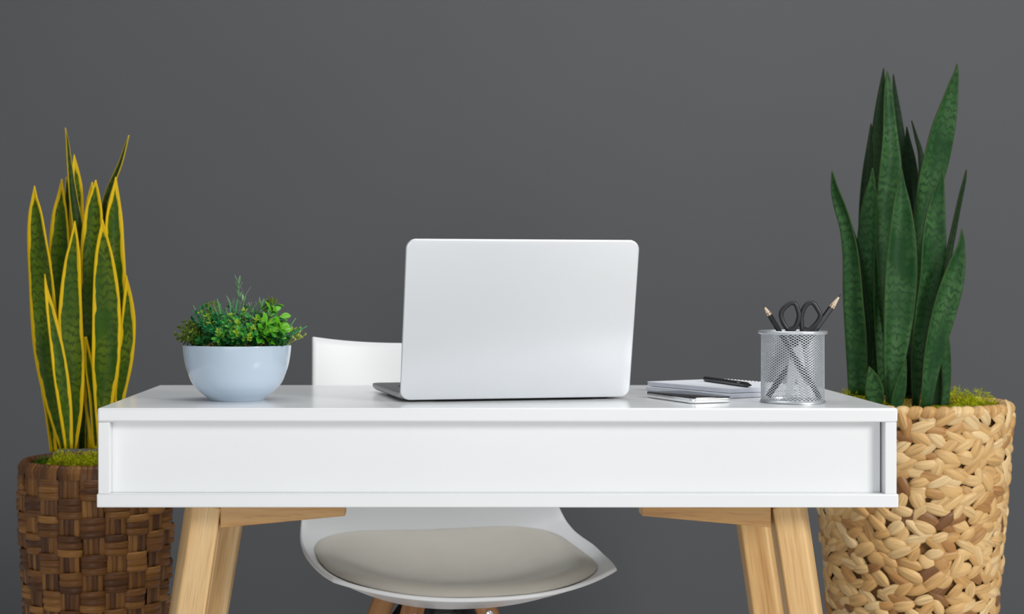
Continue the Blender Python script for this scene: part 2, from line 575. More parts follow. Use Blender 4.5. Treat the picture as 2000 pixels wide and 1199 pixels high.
def shell_pt(u, v, off=0.0):
    """u -1..1 across, v 0..1 front to top, off along the normal"""
    p = shell_base(u, v)
    if off:
        h = 0.02
        nn = (shell_base(u + h, v) - shell_base(u - h, v)).cross(shell_base(u, min(1, v + h)) - shell_base(u, max(0, v - h))).normalized()
        p = p + nn * off
    return p


b = MB()
NU = 41
rows = [[shell_pt(-1 + 2 * j / (NU - 1), i / (NV - 1)) for j in range(NU)] for i in range(NV)]
# round the two top corners and the front corners a little
b.grid(rows)
o = b.build('seat_shell', M['shell'], chair, angle=None)
md = o.modifiers.new('thickness', 'SOLIDIFY'); md.thickness = 0.007; md.offset = -1
md = o.modifiers.new('bevel', 'BEVEL'); md.width = 0.0022; md.segments = 2; md.limit_method = 'ANGLE'; md.angle_limit = R(50)

b = MB()
NR, NT = 16, 96
def cush(r, th, off):
    c, s = math.cos(th), math.sin(th)
    e = 0.45
    x = math.copysign(abs(c) ** e, c); y = math.copysign(abs(s) ** e, s)
    u = 0.925 * r * x
    v = 0.312 + 0.286 * r * y
    if y < 0:
        v += 0.0 * x * x
    return shell_pt(u, v, off)
top = [[cush(max(i / NR, 0.001), 2 * PI * k / NT, 0.004 + 0.027 * (1 - (i / NR) ** 4) ** 0.55) for k in range(NT)] for i in range(NR + 1)]
bot = [[cush(max(i / NR, 0.001), 2 * PI * k / NT, 0.0012) for k in range(NT)] for i in range(NR, -1, -1)]
b.grid(top + bot, close_u=True)
o = b.build('seat_pad', M['cushion'], chair, angle=None, recalc=True)
o['label'] = 'taupe leather seat pad'

b = MB()
b.prism(rrect(0.075, 0.075, 0.03), soft(0.362, 0.374, 0.003))
br = b.build('mounting_plate', M['blackmetal'], chair, loc=(-0.02, 0.0, 0.012))
for sx, sy, tx in ((-1, -1, 0.060), (1, -1, 0.055), (-1, 1, 0.080), (1, 1, 0.060)):
    p0 = Vector((-0.02 + sx * tx, sy * 0.062, 0.396))
    p1 = Vector((-0.02 + sx * 0.205, sy * 0.20, 0.0))
    d = p0 - p1
    b = MB()
    rows = []
    n = 16
    for t, r in ((0, 0.011), (0.02, 0.012), (0.6, 0.017), (0.9, 0.019), (1.0, 0.019)):
        z = -d.length * (1 - t)
        rows.append([(r * math.cos(2 * PI * k / n), r * math.sin(2 * PI * k / n), z) for k in range(n)])
    b.grid(rows, close_u=True, cap=True)
    leg = b.build('leg', M['beech'], chair, recalc=True)
    leg.location = p0
    leg.rotation_mode = 'QUATERNION'
    leg.rotation_quaternion = d.to_track_quat('Z', 'Y')
    # black bracket plate beside the leg top, with its bolt
    b = MB()
    q0 = Vector((-0.02 + sx * 0.026, sy * 0.055, 0.392)); q1 = p0 + (p1 - p0) * 0.30 + Vector((-sx * 0.022, 0, 0))
    b.tube([q0, (q0 + q1) / 2, q1], (0.018, 0.0035), 8)
    b.build('bracket', M['blackmetal'], chair)
    b = MB()
    hp = p0 + (p1 - p0) * 0.035
    b.tube([hp + Vector((0, sy * 0.014, 0)), hp + Vector((0, sy * 0.0225, 0)), hp + Vector((0, sy * 0.024, 0))], [0.006, 0.006, 0.004], 12)
    bo = b.build('bolt', M['steel'], chair)

# ------------------------------------------------------------------ laptop
LW, LD = 0.346, 0.235
LEAN = R(11.5)
lap = empty('laptop', (0.1225, 2.350, TZ), R(12), 'silver laptop standing open in the middle of the desk with its lid to the viewer', 'laptop')
b = MB()
b.prism(rrect(LW, 0.232, 0.014), [(0.0025, 0.012), (0.0035, 0.006), (0.007, 0.0012), (0.010, 0.0), (0.0132, 0.0), (0.0138, 0.0006)])
base = b.build('base', M['alushade'], lap, loc=(0, 0.119, 0))
b = MB(); b.prism(rrect(LW - 0.004, 0.228, 0.013), [(0.0138, 0), (0.0141, 0.0002)])
b.build('palm_rest', M['aludark'], base)
b = MB()
for i in range(6):
    for j in range(14):
        if i == 0 and 3 < j < 10:
            continue
        b.box(-0.147 + j * 0.021, -0.129 + j * 0.021, -0.086 + i * 0.019, -0.070 + i * 0.019, 0.0141, 0.0149)
# keys lie near the hinge side (local -y is the hinge)
b.build('keyboard', M['key'], base, smooth=False)
b = MB(); b.prism(rrect(0.11, 0.07, 0.005), [(0.0141, 0), (0.01425, 0.0004)])
b.build('trackpad', M['alu'], base, loc=(0, 0.072, 0))
for sx in (-1, 1):
    for sy in (-1, 1):
        b = MB(); b.lathe([(0.0065, 0.0), (0.0075, 0.001), (0.0075, 0.004)], 16, cap=True)
        b.build('rubber_foot', M['key'], base, loc=(sx * 0.145, sy * 0.085, 0))
# lid: a rounded plate, local z along its height
b = MB()
LH = 0.2355
b.prism(rrect(LW, LH, 0.0145, 12), soft(-0.0029, 0.0029, 0.0021))
lid = b.build('lid', M['alu'], lap)
lid.rotation_euler = (PI / 2 + LEAN, 0, 0)
cz = 0.0036 + LH / 2 * math.cos(LEAN)
lid.location = (0, -0.0045 - LH / 2 * math.sin(LEAN), cz)
b = MB(); b.prism(rrect(LW - 0.008, LH - 0.010, 0.011), [(0, 0), (0.0006, 0.0003)])
b.build('screen', M['glassblack'], lid, loc=(0, 0, -0.0036))
b = MB(); b.tube([(-0.12, 0.001, 0.0088), (0.12, 0.001, 0.0088)], 0.0042, 12)
b.build('hinge', M['key'], lap)

# ------------------------------------------------------------------ notebooks, pen, phone
def notebook(name, cx, cy, rz, z0, h, label, spiral=True):
    L, W = 0.206, 0.150
    nb = empty(name, (cx, cy, TZ + z0), rz, label, 'notebook', 'spiral notebooks on the desk')
    b = MB(); b.prism(rrect(L - 0.002, W, 0.002, 3), [(0.0008, 0), (h - 0.0006, 0)])
    b.build('pages', M['pages'], nb)
    for z in (0.0, h - 0.0006):
        b = MB(); b.prism(rrect(L, W + 0.001, 0.003, 4), [(z, 0), (z + 0.0008, 0)])
        b.build('cover', M['paper'], nb)
    b = MB()
    n = 22
    for i in range(n):
        x = -L / 2 + 0.012 + i * (L - 0.024) / (n - 1)
        pts = []
        rr = h / 2 + 0.0005
        for k in range(14):
            a = 2 * PI * k / 14
            pts.append((x + 0.0011 * math.sin(a), W / 2 - 0.0012 + rr * math.cos(a), h / 2 + rr * math.sin(a)))
        b.tube(pts, 0.0007, 5, closed=True)
    b.build('spiral_binding', M['wire'], nb)
    return nb


# near-left long edge runs from the left corner to the near corner
nrz = math.atan2(-0.873, 0.488)
ncx, ncy = 0.3446 + 0.103 * 0.488 + 0.075 * 0.873, 2.567 - 0.103 * 0.873 + 0.075 * 0.488
notebook('notebook', ncx - 0.003, ncy - 0.002, nrz + R(0.6), 0.0008, 0.0059, 'white spiral notebook underneath the other one, lying flat on the desk')
notebook('notebook', ncx, ncy + 0.004, nrz, 0.0079, 0.0062, 'white spiral notebook on top of the other one, with a black pen across it')

pe = at(1377, 741.5, 2.573); pt = at(1468, 755.5, 2.408)
PZ = TZ + 0.0142 + 0.0042
pe.z = pt.z = PZ
d = pt - pe
pen = empty('pen', pe, math.atan2(d.y, d.x), 'black stylus pen lying across the spiral notebook', 'pen')
L = d.length
b = MB(); b.tube([(0, 0, 0), (0.0006, 0, 0), (0.002, 0, 0), (L - 0.022, 0, 0)], [0.0022, 0.0034, 0.0041, 0.0041], 20)
b.build('barrel', M['blackpaint'], pen)
b = MB(); b.tube([(L - 0.022, 0, 0), (L - 0.016, 0, 0), (L - 0.002, 0, 0), (L, 0, 0)], [0.0041, 0.0040, 0.0010, 0.0004], 20)
b.build('tip', M['plastic'], pen)
b = MB()
for k, (x0, x1) in enumerate(((0.033, 0.0345), (0.0352, 0.0362), (0.037, 0.0395), (0.0402, 0.0412), (0.042, 0.0436))):
    aa = R(-62)
    rows = [[(L - x1, 0.0042 * math.cos(R(q)) * 1.0, 0.0042 * math.sin(R(q))) for q in (-160, -150, -140)],
            [(L - x0, 0.0042 * math.cos(R(q)) * 1.0, 0.0042 * math.sin(R(q))) for q in (-160, -150, -140)]]
    b.grid([[Vector((p[0], p[1], -p[2])) for p in r] for r in rows])
b.build('marking', M['mark'], pen)

prz = math.atan2(-0.94, 0.341)
pcx, pcy = 0.320 + 0.071 * 0.341 + 0.034 * 0.94, 2.414 - 0.071 * 0.94 + 0.034 * 0.341
ph = empty('smartphone', (pcx, pcy, TZ), prz, 'black and silver smartphone lying flat on the desk before the notebooks', 'phone')
b = MB(); b.prism(rrect(0.142, 0.068, 0.009), soft(0.0006, 0.0082, 0.0022))
body = b.build('body', M['chrome'], ph)
b = MB(); b.prism(rrect(0.1412, 0.0672, 0.0088), [(0.0076, 0), (0.0086, 0.0002), (0.0089, 0.0008)])
b.build('screen', M['glassblack'], ph)
b = MB(); b.prism(rrect(0.009, 0.0012, 0.0005, 3), [(0, 0), (0.0006, 0)])
for y in (-0.012,):
    b.build('button', M['steel'], body, loc=(-0.03, -0.0340, 0.0045), rot=(PI / 2, 0, 0))

# ------------------------------------------------------------------ mesh pen cup
cupx, cupy, cr = 0.5207, 2.316, 0.0446
cup = empty('pen_cup', (cupx, cupy, TZ), 0, 'silver wire mesh pen cup at the right end of the desk', 'pen cup')
CH = 0.1035
b = MB()
z0, z1 = 0.0035, CH - 0.004
nw, rowsN = 44, 52
dz = (z1 - z0) / rowsN
for sgn in (1, -1):
    for k in range(nw):
        pts = []
        a0 = 2 * PI * k / nw
        for i in range(rowsN + 1):
            a = a0 + sgn * i * PI / nw
            pts.append((cr * math.cos(a), cr * math.sin(a), z0 + dz * i))
        b.tube(pts, (0.00038, 0.00048), 6, cap=False)
b.build('wire_mesh', M['mesh'], cup, angle=None)
def torus(R0, r, z, n=64, m=12, sq=1.0):
    b = MB()
    rows = [[((R0 + r * math.cos(2 * PI * j / m)) * math.cos(2 * PI * i / n), (R0 + r * math.cos(2 * PI * j / m)) * math.sin(2 * PI * i / n), z + sq * r * math.sin(2 * PI * j / m)) for j in range(m)] for i in range(n)]
    b.grid(rows, close_u=True, close_v=True)
    return b
torus(0.0467, 0.0027, CH - 0.0027).build('rim', M['mesh'], cup, angle=None)
b = MB(); b.lathe([(0.0005, 0.0012), (0.043, 0.0012), (0.0455, 0.0003), (0.0468, 0.0006), (0.0465, 0.002), (0.045, 0.004), (0.0440, 0.0045), (0.0435, 0.0024), (0.0005, 0.0022)], 64)
b.build('base', M['mesh'], cup, recalc=True)


def pencil(p_tip, p_end, label, r=0.0038, cone=0.021, lead=0.006):
    p_tip, p_end = Vector(p_tip), Vector(p_end)
    d = p_tip - p_end
    L = d.length
    o = bpy.data.objects.new('pencil', None)
    COL.objects.link(o)
    o.location = p_end
    o.rotation_mode = 'QUATERNION'
    o.rotation_quaternion = d.to_track_quat('Z', 'Y')
    tag(o, label, 'pencil', 'black pencils in the mesh cup')
    LB, LC = L - cone, L - lead
    b = MB()
    n = 24
    def hexr(a):
        k = (a + PI / 6) % (PI / 3) - PI / 6
        return r * math.cos(PI / 6) / math.cos(k)
    rows = []
    for z, s in ((0, 0.96), (0.0006, 1), (LB - 0.004, 1), (LB, 0.97)):
        rows.append([(s * hexr(2 * PI * k / n) * math.cos(2 * PI * k / n), s * hexr(2 * PI * k / n) * math.sin(2 * PI * k / n),
                      z + (-0.0016 * math.cos(12 * PI * k / n) if z == LB else 0)) for k in range(n)])
    b.grid(rows, close_u=True, cap=True)
    b.build('barrel', M['blackpaint'], o, angle=28)
    b = MB(); b.lathe([(r * 0.82, LB - 0.005), (r * 0.96, LB - 0.0016), (0.0013, LC)], 20, cap=True)
    b.build('sharpened_wood', M['rawwood'], o)
    b = MB(); b.lathe([(0.0012, LC), (0.0003, L)], 12, cap=True)
    b.build('lead', M['lead'], o)
    return o


cz = TZ + 0.0064
tipL = at(1490, 594, 2.296)
pencil(tipL, (0.557, 2.301, cz), 'black pencil leaning left in the mesh cup, its sharpened tip at the left', 0.0037, 0.0150, 0.0055)
tipR = at(1643.5, 573, 2.3165)
pencil(tipR, (0.489, 2.3365, cz), 'black pencil leaning right in the mesh cup, its sharpened tip highest', 0.0042, 0.0215, 0.0065)

# scissors, handles up
sp = at(1549, 655, 2.311)
scs = empty('scissors', (sp.x, sp.y, TZ), 0, 'scissors with black plastic loop handles standing in the mesh cup', 'scissors')
def loc(px, py, dy=0.0):
    v = at(px, py, 2.311)
    return Vector((v.x - sp.x, dy, v.z - TZ))
lh = [(1538, 643), (1530, 632), (1525, 618), (1527, 607), (1536, 597), (1545, 592), (1553, 594), (1557, 603), (1560, 616), (1557, 630), (1551, 641), (1545, 645)]
rh = [(1567, 644), (1566, 630), (1566, 617), (1570, 604), (1577, 594), (1585, 591), (1591, 594), (1597, 603), (1603, 615), (1600, 625), (1591, 636), (1580, 645)]
for pts, yo, bl, dirn in ((lh, -0.002, ((1553, 672), (1571, 786)), 1), (rh, 0.002, ((1560, 672), (1538, 786)), -1)):
    b = MB()
    ring = spline(pts + [pts[0]], 49)[:-1]
    P = [loc(x, y, yo) for x, y in ring]
    rad = [(0.0036 if True else 0, 0.0030) for _ in P]
    b.tube(P, (0.0036, 0.0031), 10, closed=True)
    # shank running down to the pivot
    a = loc((pts[0][0] + pts[-1][0]) / 2, 644, yo); c = loc(1556 - dirn * 1.5, 676, yo)
    b.tube([a + Vector((0, 0, 0.004)), (a + c) / 2 , c], [(0.0065, 0.0035), (0.0055, 0.0033), (0.005, 0.003)], 10)
    b.build('handle', M['plastic'], scs, angle=None)
    b = MB()
    p0, p1 = loc(1556 - dirn * 2, 668, yo * 0.5), loc(*bl[1], yo * 0.5)
    dd = (p1 - p0); sd = Vector((dd.z, 0, -dd.x)).normalized()
    rows = []
    for t, hw in ((0, 0.006), (0.12, 0.0085), (0.35, 0.008), (0.8, 0.005), (1.0, 0.0012)):
        c0 = p0 + dd * t
        rows.append([c0 + sd * hw + Vector((0, -0.0007, 0)), c0 - sd * hw + Vector((0, -0.0007, 0)), c0 - sd * hw + Vector((0, 0.0007, 0)), c0 + sd * hw + Vector((0, 0.0007, 0))])
    b.grid(rows, close_u=True, cap=True)
    b.build('blade', M['steel'], scs, recalc=True, angle=30)
b = MB()
pv = loc(1556, 690)
b.tube([pv + Vector((0, -0.0035, 0)), pv + Vector((0, 0.0035, 0))], 0.0042, 14)
b.build('pivot_screw', M['steel'], scs)

# ------------------------------------------------------------------ foliage helpers
def leaf_blade(b, base, direction, length, width, normal_hint, bend=0.25, fold=0.25, n=6, shape='ellipse'):
    """one leaf blade as a folded, arching strip"""
    d = Vector(direction).normalized()
    nh = Vector(normal_hint)
    s = d.cross(nh)
    if s.length < 1e-4:
        s = d.cross(Vector((1, 0.3, 0.2)))
    s.normalize()
    nrm = s.cross(d).normalized()
    rows, uvs = [], []
    p = Vector(base)
    for i in range(n + 1):
        t = i / n
        if shape == 'ellipse':
            wd = math.sin(PI * min(1, 0.06 + 0.94 * t) ** 0.8) ** 0.75
        elif shape == 'obovate':
            wd = max(0.06, math.sin(PI * (0.04 + 0.93 * t) ** 1.5) ** 0.8)
        else:
            wd = (1 - t ** 2.2) * (0.55 + 0.45 * min(1, t * 4))
        if i == n:
            wd = 0.05
        hw = width / 2 * max(wd, 0.05)
        c = Vector(base) + d * (length * t) - nrm * (bend * length * t * t)
        e = nrm * (fold * hw)
        rows.append([c - s * hw + e, c - s * hw * 0.5 + e * 0.35, c, c + s * hw * 0.5 + e * 0.35, c + s * hw + e])
        uvs += [(0, t), (0.25, t), (0.5, t), (0.75, t), (1, t)]
    b.grid(rows, uvs=uvs)


def moss_clump(b, c, r, n, hgt, rnd, ln=0.012, wd=0.0016, clip=None):
    c = Vector(c)
    for _ in range(n):
        a = rnd.uniform(0, 2 * PI); q = r * math.sqrt(rnd.random())
        z = hgt * (1 - (q / r) ** 2)
        p = c + Vector((q * math.cos(a), q * math.sin(a), z * rnd.uniform(0.55, 1)))
        d = Vector((math.cos(a) * q / r + rnd.uniform(-.7, .7), math.sin(a) * q / r + rnd.uniform(-.7, .7), rnd.uniform(0.2, 1.1)))
        L = ln * rnd.uniform(0.6, 1.2)
        leaf_blade(b, p, d, L, wd, (rnd.uniform(-1, 1), rnd.uniform(-1, 1), 1), bend=0.4, n=2, shape='blade')


# ------------------------------------------------------------------ snake plants
def snake_leaf(parent, c0, pts, Yb, Yt, yaw, mat, rnd, n=44, m=9, cup_=0.2, twist=0.0):
    """pts: (px, py, width px) from the base to the tip; Yb, Yt depth at the base and tip"""
    sp_ = spline(pts, n)
    ys = [p[1] for p in pts]
    b = MB()
    cs = []
    for i, (x, y, wd) in enumerate(sp_):
        t = i / (n - 1)
        Y = Yb + (Yt - Yb) * t
        cs.append((at(x, y, Y), max(wd, 1.2) * Y / FPX))
    rows, uvs, ed = [], [], []
    dist = 0
    off = rnd.uniform(0, 5)
    for i, (c, wd) in enumerate(cs):
        t = i / (n - 1)
        tg = (cs[min(i + 1, n - 1)][0] - cs[max(i - 1, 0)][0]).normalized()
        ya = yaw + twist * t
        nf = Vector((math.sin(ya), -math.cos(ya), 0.0))
        s = tg.cross(nf).normalized()
        nf = s.cross(tg).normalized()
        if i:
            dist += (c - cs[i - 1][0]).length
        hw = wd / 2 / max(0.6, abs(math.cos(ya)))
        row = []
        for j in range(m):
            u = -1 + 2 * j / (m - 1)
            w_ = 0.0025 * math.sin(off * 3 + dist * 22 + (2 if u > 0 else 0)) * abs(u) * min(1, hw / 0.02)
            row.append(c + s * (hw * u) + nf * (cup_ * hw * (u * u - 0.4) + w_) - Vector(c0))
            uvs.append((u * hw / 0.03 * 0.5 + 0.5, dist + off))
            ed.append(hw * (1 - abs(u)))
        rows.append(row)
    b.grid(rows, uvs=uvs, edges=ed)
    return b.build('leaf', mat, parent, angle=None, solid=0.0022)


def conv(L, s, ox, oy):
    return [(ox + x / s, oy + y / s, w_ / s) for x, y, w_ in L]


def strip(b, c, r0, a0, z0, la, lz, tilt, length, width, thick, bulge, ns=9, nt=7, lens=0.0, rfun=None, rnd=None):
    """one strand lying on a round basket: centred at angle a0, height z0, turned by tilt"""
    rows, uvs = [], []
    ct, st = math.cos(tilt), math.sin(tilt)
    for i in range(ns):
        s = -1 + 2 * i / (ns - 1)
        row = []
        wloc = width / 2 * ((1 - abs(s) ** 2.6 * lens) if lens else 1)
        for j in range(nt):
            t = -1 + 2 * j / (nt - 1)
            x, y = s * length / 2, t * wloc
            da, dz_ = x * ct - y * st, x * st + y * ct
            z = z0 + dz_
            rr = (rfun(z) if rfun else r0) + bulge * (1 - s * s) - bulge * 0.5 * s ** 4 + thick * math.sqrt(max(0, 1 - t * t)) * (1 - 0.6 * s ** 6)
            a = a0 + da / r0
            row.append((c[0] + rr * math.sin(a), c[1] - rr * math.cos(a), c[2] + z))
            uvs.append((t * 0.5 + 0.5, s * 0.5 + 0.5))
        rows.append(row)
    b.grid(rows, uvs=uvs)


# ---- left plant: variegated, in the brown basket
rnd = random.Random(4)
LPX, LPY = -0.6257, 3.0
lp = empty('snake_plant', (LPX, LPY, 0), 0, 'snake plant with yellow-edged leaves in a dark brown woven basket', 'potted plant', 'snake plants in woven baskets')
RIM = 0.592
def rL(z):
    t = max(0, z) / RIM
    return 0.108 + 0.030 * min(1, t / 0.85) ** 0.9
b = MB()
b.lathe([(0.001, 0.0), (0.104, 0.0), (rL(0.05) - 0.004, 0.05), (rL(0.3) - 0.004, 0.3), (rL(0.5) - 0.004, 0.5), (rL(0.585) - 0.004, 0.588), (rL(0.585) - 0.010, 0.592), (rL(0.585) - 0.016, 0.586), (rL(0.5) - 0.016, 0.52), (0.001, 0.52)], 72)
bk = b.build('basket', M['brownbase'], lp)
bk['label'] = 'dark brown basket'
b = MB()
NC, RP = 20, 0.0335
nrow = int((RIM - 0.012) / RP)
for i in range(nrow + 1):
    zc = RIM - 0.028 - i * RP - RP * 0.35
    if zc < 0.012:
        continue
    rr = rL(zc)
    arc = 2 * PI * rr / NC
    for j in range(NC):
        a0 = 2 * PI * (j + 0.5) / NC + rnd.uniform(-.02, .02)
        if (i + j) % 2 == 0:
            hN = 3
            for k in range(hN):
                zz = zc + (k - (hN - 1) / 2) * RP * 0.36 + rnd.uniform(-.0008, .0008)
                strip(b, (0, 0, 0), rr, a0 + rnd.uniform(-.01, .01), zz, 0, 0, rnd.uniform(-.05, .05), arc * rnd.uniform(1.12, 1.25), RP * 0.40, 0.0028, 0.0058, rfun=rL)
        else:
            vN = 4
            for k in range(vN):
                aa = a0 + (k - (vN - 1) / 2) * arc * 0.22 / rr
                strip(b, (0, 0, 0), rr, aa, zc + rnd.uniform(-.001, .001), 0, 0, PI / 2 + rnd.uniform(-.03, .03), RP * 1.45, arc * 0.25, 0.0022, 0.0012, rfun=lambda z: rL(z) - 0.0012)
# rim: short strands folded over the edge
for j in range(NC):
    for k in range(4):
        a0 = 2 * PI * (j + (k + 0.5) / 4) / NC
        r1 = rL(RIM) + 0.0005
        wv = 2 * PI * r1 / NC / 4 * 1.02
        long_ = 0.055 if j % 2 == 0 else 0.022
        rows, uvs = [], []
        path = [(r1 + 0.0005, RIM - long_), (r1 + 0.0035, RIM - long_ * 0.5), (r1 + 0.003, RIM - 0.008), (r1 - 0.002, RIM), (r1 - 0.010, RIM + 0.0015), (r1 - 0.016, RIM - 0.008)]
        path = spline(path, 12)
        for i, (r_, z_) in enumerate(path):
            row = []
            for q in range(5):
                t = -1 + q / 2
                a = a0 + t * wv / 2 / r1
                bump_ = 0.002 * math.sqrt(max(0, 1 - t * t))
                fr = min(1, i / 6)
                rr_ = r_ + bump_ * (1 - fr)
                row.append((rr_ * math.sin(a), -rr_ * math.cos(a), z_ + bump_ * fr))
                uvs.append((q / 4, i / 11))
            rows.append(row)
        b.grid(rows, uvs=uvs)
wv_ = b.build('weave', M['brownweave'], bk)
b = MB(); b.lathe([(0.001, 0.574), (0.08, 0.572), (0.122, 0.566)], 48)
b.build('soil', M['soil'], lp)
b = MB()
for cx_, cy_, r_, h_ in ((-0.045, -0.078, 0.036, 0.050), (-0.012, -0.088, 0.036, 0.046), (0.022, -0.080, 0.040, 0.056), (0.055, -0.065, 0.036, 0.046), (-0.06, -0.02, 0.05, 0.03), (0.07, 0.0, 0.05, 0.03), (0.0, 0.05, 0.06, 0.03), (0.0, -0.03, 0.07, 0.03)):
    moss_clump(b, (cx_, cy_, 0.572), r_, 1300, h_, rnd, 0.0062, 0.0013)
o = b.build('moss', M['moss'], lp, angle=None); o['kind'] = 'stuff'
b = MB()
moss_clump(b, (-0.085, -0.055, 0.570), 0.030, 800, 0.034, rnd, 0.0062, 0.0013)
o = b.build('moss', M['mossg'], lp, angle=None); o['kind'] = 'stuff'; o['label'] = 'green moss'

LS = 617 / 360
Lv = [
    # pts, base depth, tip depth, yaw deg, material
    ([(212, 1125, 26), (185, 990, 58), (163, 830, 84), (150, 680, 96), (140, 540, 92), (129, 430, 74), (121, 340, 48), (116, 285, 20), (115, 245, 2)], -0.03, -0.05, -12, 'leafvar'),
    ([(230, 1125, 24), (218, 990, 42), (204, 880, 46), (186, 760, 36), (168, 660, 24), (155, 590, 10), (150, 540, 2)], -0.075, -0.085, 14, 'leafvar'),
    ([(246, 1125, 20), (250, 1000, 50), (242, 850, 80), (236, 720, 80), (237, 600, 68), (243, 500, 52), (248, 430, 28), (250, 362, 2)], -0.055, -0.06, 5, 'leafvar'),
    ([(215, 1125, 24), (207, 800, 66), (203, 560, 74), (202, 430, 74), (203, 340, 56), (205, 280, 28), (206, 222, 2)], 0.01, 0.0, -8, 'leafvar'),
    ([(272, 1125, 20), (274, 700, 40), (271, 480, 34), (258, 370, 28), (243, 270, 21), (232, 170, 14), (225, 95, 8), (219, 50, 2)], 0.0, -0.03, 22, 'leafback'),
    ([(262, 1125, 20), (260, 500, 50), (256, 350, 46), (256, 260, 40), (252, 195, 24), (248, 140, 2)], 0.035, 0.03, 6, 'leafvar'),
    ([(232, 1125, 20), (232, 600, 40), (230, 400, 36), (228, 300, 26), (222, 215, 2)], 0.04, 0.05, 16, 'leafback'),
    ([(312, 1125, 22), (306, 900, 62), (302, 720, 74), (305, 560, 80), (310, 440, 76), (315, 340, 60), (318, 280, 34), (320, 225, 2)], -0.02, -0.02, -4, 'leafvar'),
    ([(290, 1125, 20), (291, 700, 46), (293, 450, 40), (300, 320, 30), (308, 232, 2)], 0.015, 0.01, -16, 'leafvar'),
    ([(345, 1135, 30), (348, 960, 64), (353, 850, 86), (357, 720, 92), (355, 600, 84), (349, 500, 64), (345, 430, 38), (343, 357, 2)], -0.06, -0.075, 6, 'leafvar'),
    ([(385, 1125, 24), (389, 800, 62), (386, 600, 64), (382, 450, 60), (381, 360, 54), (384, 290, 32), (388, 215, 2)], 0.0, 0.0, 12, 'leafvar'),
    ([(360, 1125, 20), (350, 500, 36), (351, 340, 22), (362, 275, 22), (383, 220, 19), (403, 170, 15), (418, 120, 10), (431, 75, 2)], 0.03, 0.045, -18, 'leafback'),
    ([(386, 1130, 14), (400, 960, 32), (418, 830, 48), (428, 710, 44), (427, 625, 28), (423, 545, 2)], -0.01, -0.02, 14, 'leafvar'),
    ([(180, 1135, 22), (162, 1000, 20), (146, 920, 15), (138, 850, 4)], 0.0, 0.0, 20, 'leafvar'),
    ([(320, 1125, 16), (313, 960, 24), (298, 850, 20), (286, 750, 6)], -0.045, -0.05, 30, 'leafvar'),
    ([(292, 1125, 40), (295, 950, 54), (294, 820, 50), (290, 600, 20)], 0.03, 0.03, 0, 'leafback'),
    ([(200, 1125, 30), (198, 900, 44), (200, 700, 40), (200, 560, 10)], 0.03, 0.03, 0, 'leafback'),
]
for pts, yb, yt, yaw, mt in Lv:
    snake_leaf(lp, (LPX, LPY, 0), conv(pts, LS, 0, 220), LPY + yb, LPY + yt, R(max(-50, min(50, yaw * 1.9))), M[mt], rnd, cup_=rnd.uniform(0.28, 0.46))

# ---- right plant: dark green, in the tan basket
rnd = random.Random(11)
RPX, RPY = 0.896, 3.0
rp = empty('snake_plant', (RPX, RPY, 0), 0, 'snake plant with dark green banded leaves in a tan woven basket', 'potted plant', 'snake plants in woven baskets')
RIMR = 0.700
def rR(z):
    t = max(0, z) / RIMR
    return 0.118 + 0.058 * min(1, t / 1.0) ** 0.85
b = MB()
b.lathe([(0.001, 0.0), (0.114, 0.0), (rR(0.05) - 0.004, 0.05), (rR(0.3) - 0.004, 0.3), (rR(0.5) - 0.004, 0.5), (rR(0.69) - 0.004, 0.692), (rR(0.69) - 0.011, 0.698), (rR(0.69) - 0.018, 0.69), (rR(0.6) - 0.016, 0.62), (0.001, 0.62)], 72)
bk = b.build('basket', M['tanbase'], rp)
bk['label'] = 'tan basket'
b = MB()
pitch = 0.0160
i = 0
z = 0.008
while z < RIMR - 0.016:
    rr = rR(z)
    n = int(2 * PI * rr / 0.0290)
    ph0 = rnd.random()
    for j in range(n):
        a0 = 2 * PI * (j + ph0 + rnd.uniform(-.28, .28)) / n
        tl = R(27) * (1 if i % 2 else -1) + R(rnd.uniform(-20, 20))
        if rnd.random() < 0.10:
            tl = R(rnd.uniform(50, 90)) * rnd.choice((-1, 1))
        if rnd.random() < 0.12:
            tl = -tl
        strip(b, (0, 0, 0), rr, a0, z + rnd.uniform(-.004, .004), 0, 0, tl, rnd.uniform(0.038, 0.060), rnd.uniform(0.017, 0.026), 0.0050 * rnd.uniform(.6, 1.15), rnd.uniform(0.0005, 0.0062), ns=11, nt=7, lens=0.72, rfun=rR)
    z += pitch
    i += 1
# braided rim: small rolls laid over the edge
n = 46
for j in range(n):
    a0 = 2 * PI * (j + rnd.uniform(-.15, .15)) / n
    r1 = rR(RIMR) - 0.0055
    cpt = []
    rows, uvs = [], []
    for q in range(9):
        th = -PI * 0.42 + q / 8 * PI * 1.25
        rc = 0.0085
        row = []
        for t_ in range(7):
            t = -1 + t_ / 3
            bump_ = 0.0042 * math.sqrt(max(0, 1 - t * t))
            r_ = r1 + (rc + bump_) * math.cos(th); z_ = RIMR - 0.008 + (rc + bump_) * math.sin(th)
            a = a0 + t * (PI / n) * 1.05 + 0.02 * math.sin(th)
            row.append((r_ * math.sin(a), -r_ * math.cos(a), z_))
            uvs.append((t_ / 6, q / 8))
        rows.append(row)
    b.grid(rows, uvs=uvs)
b.build('weave', M['tanweave'], bk)
b = MB(); b.lathe([(0.001, 0.682), (0.10, 0.680), (0.158, 0.672)], 48)
b.build('soil', M['soil'], rp)
b = MB()
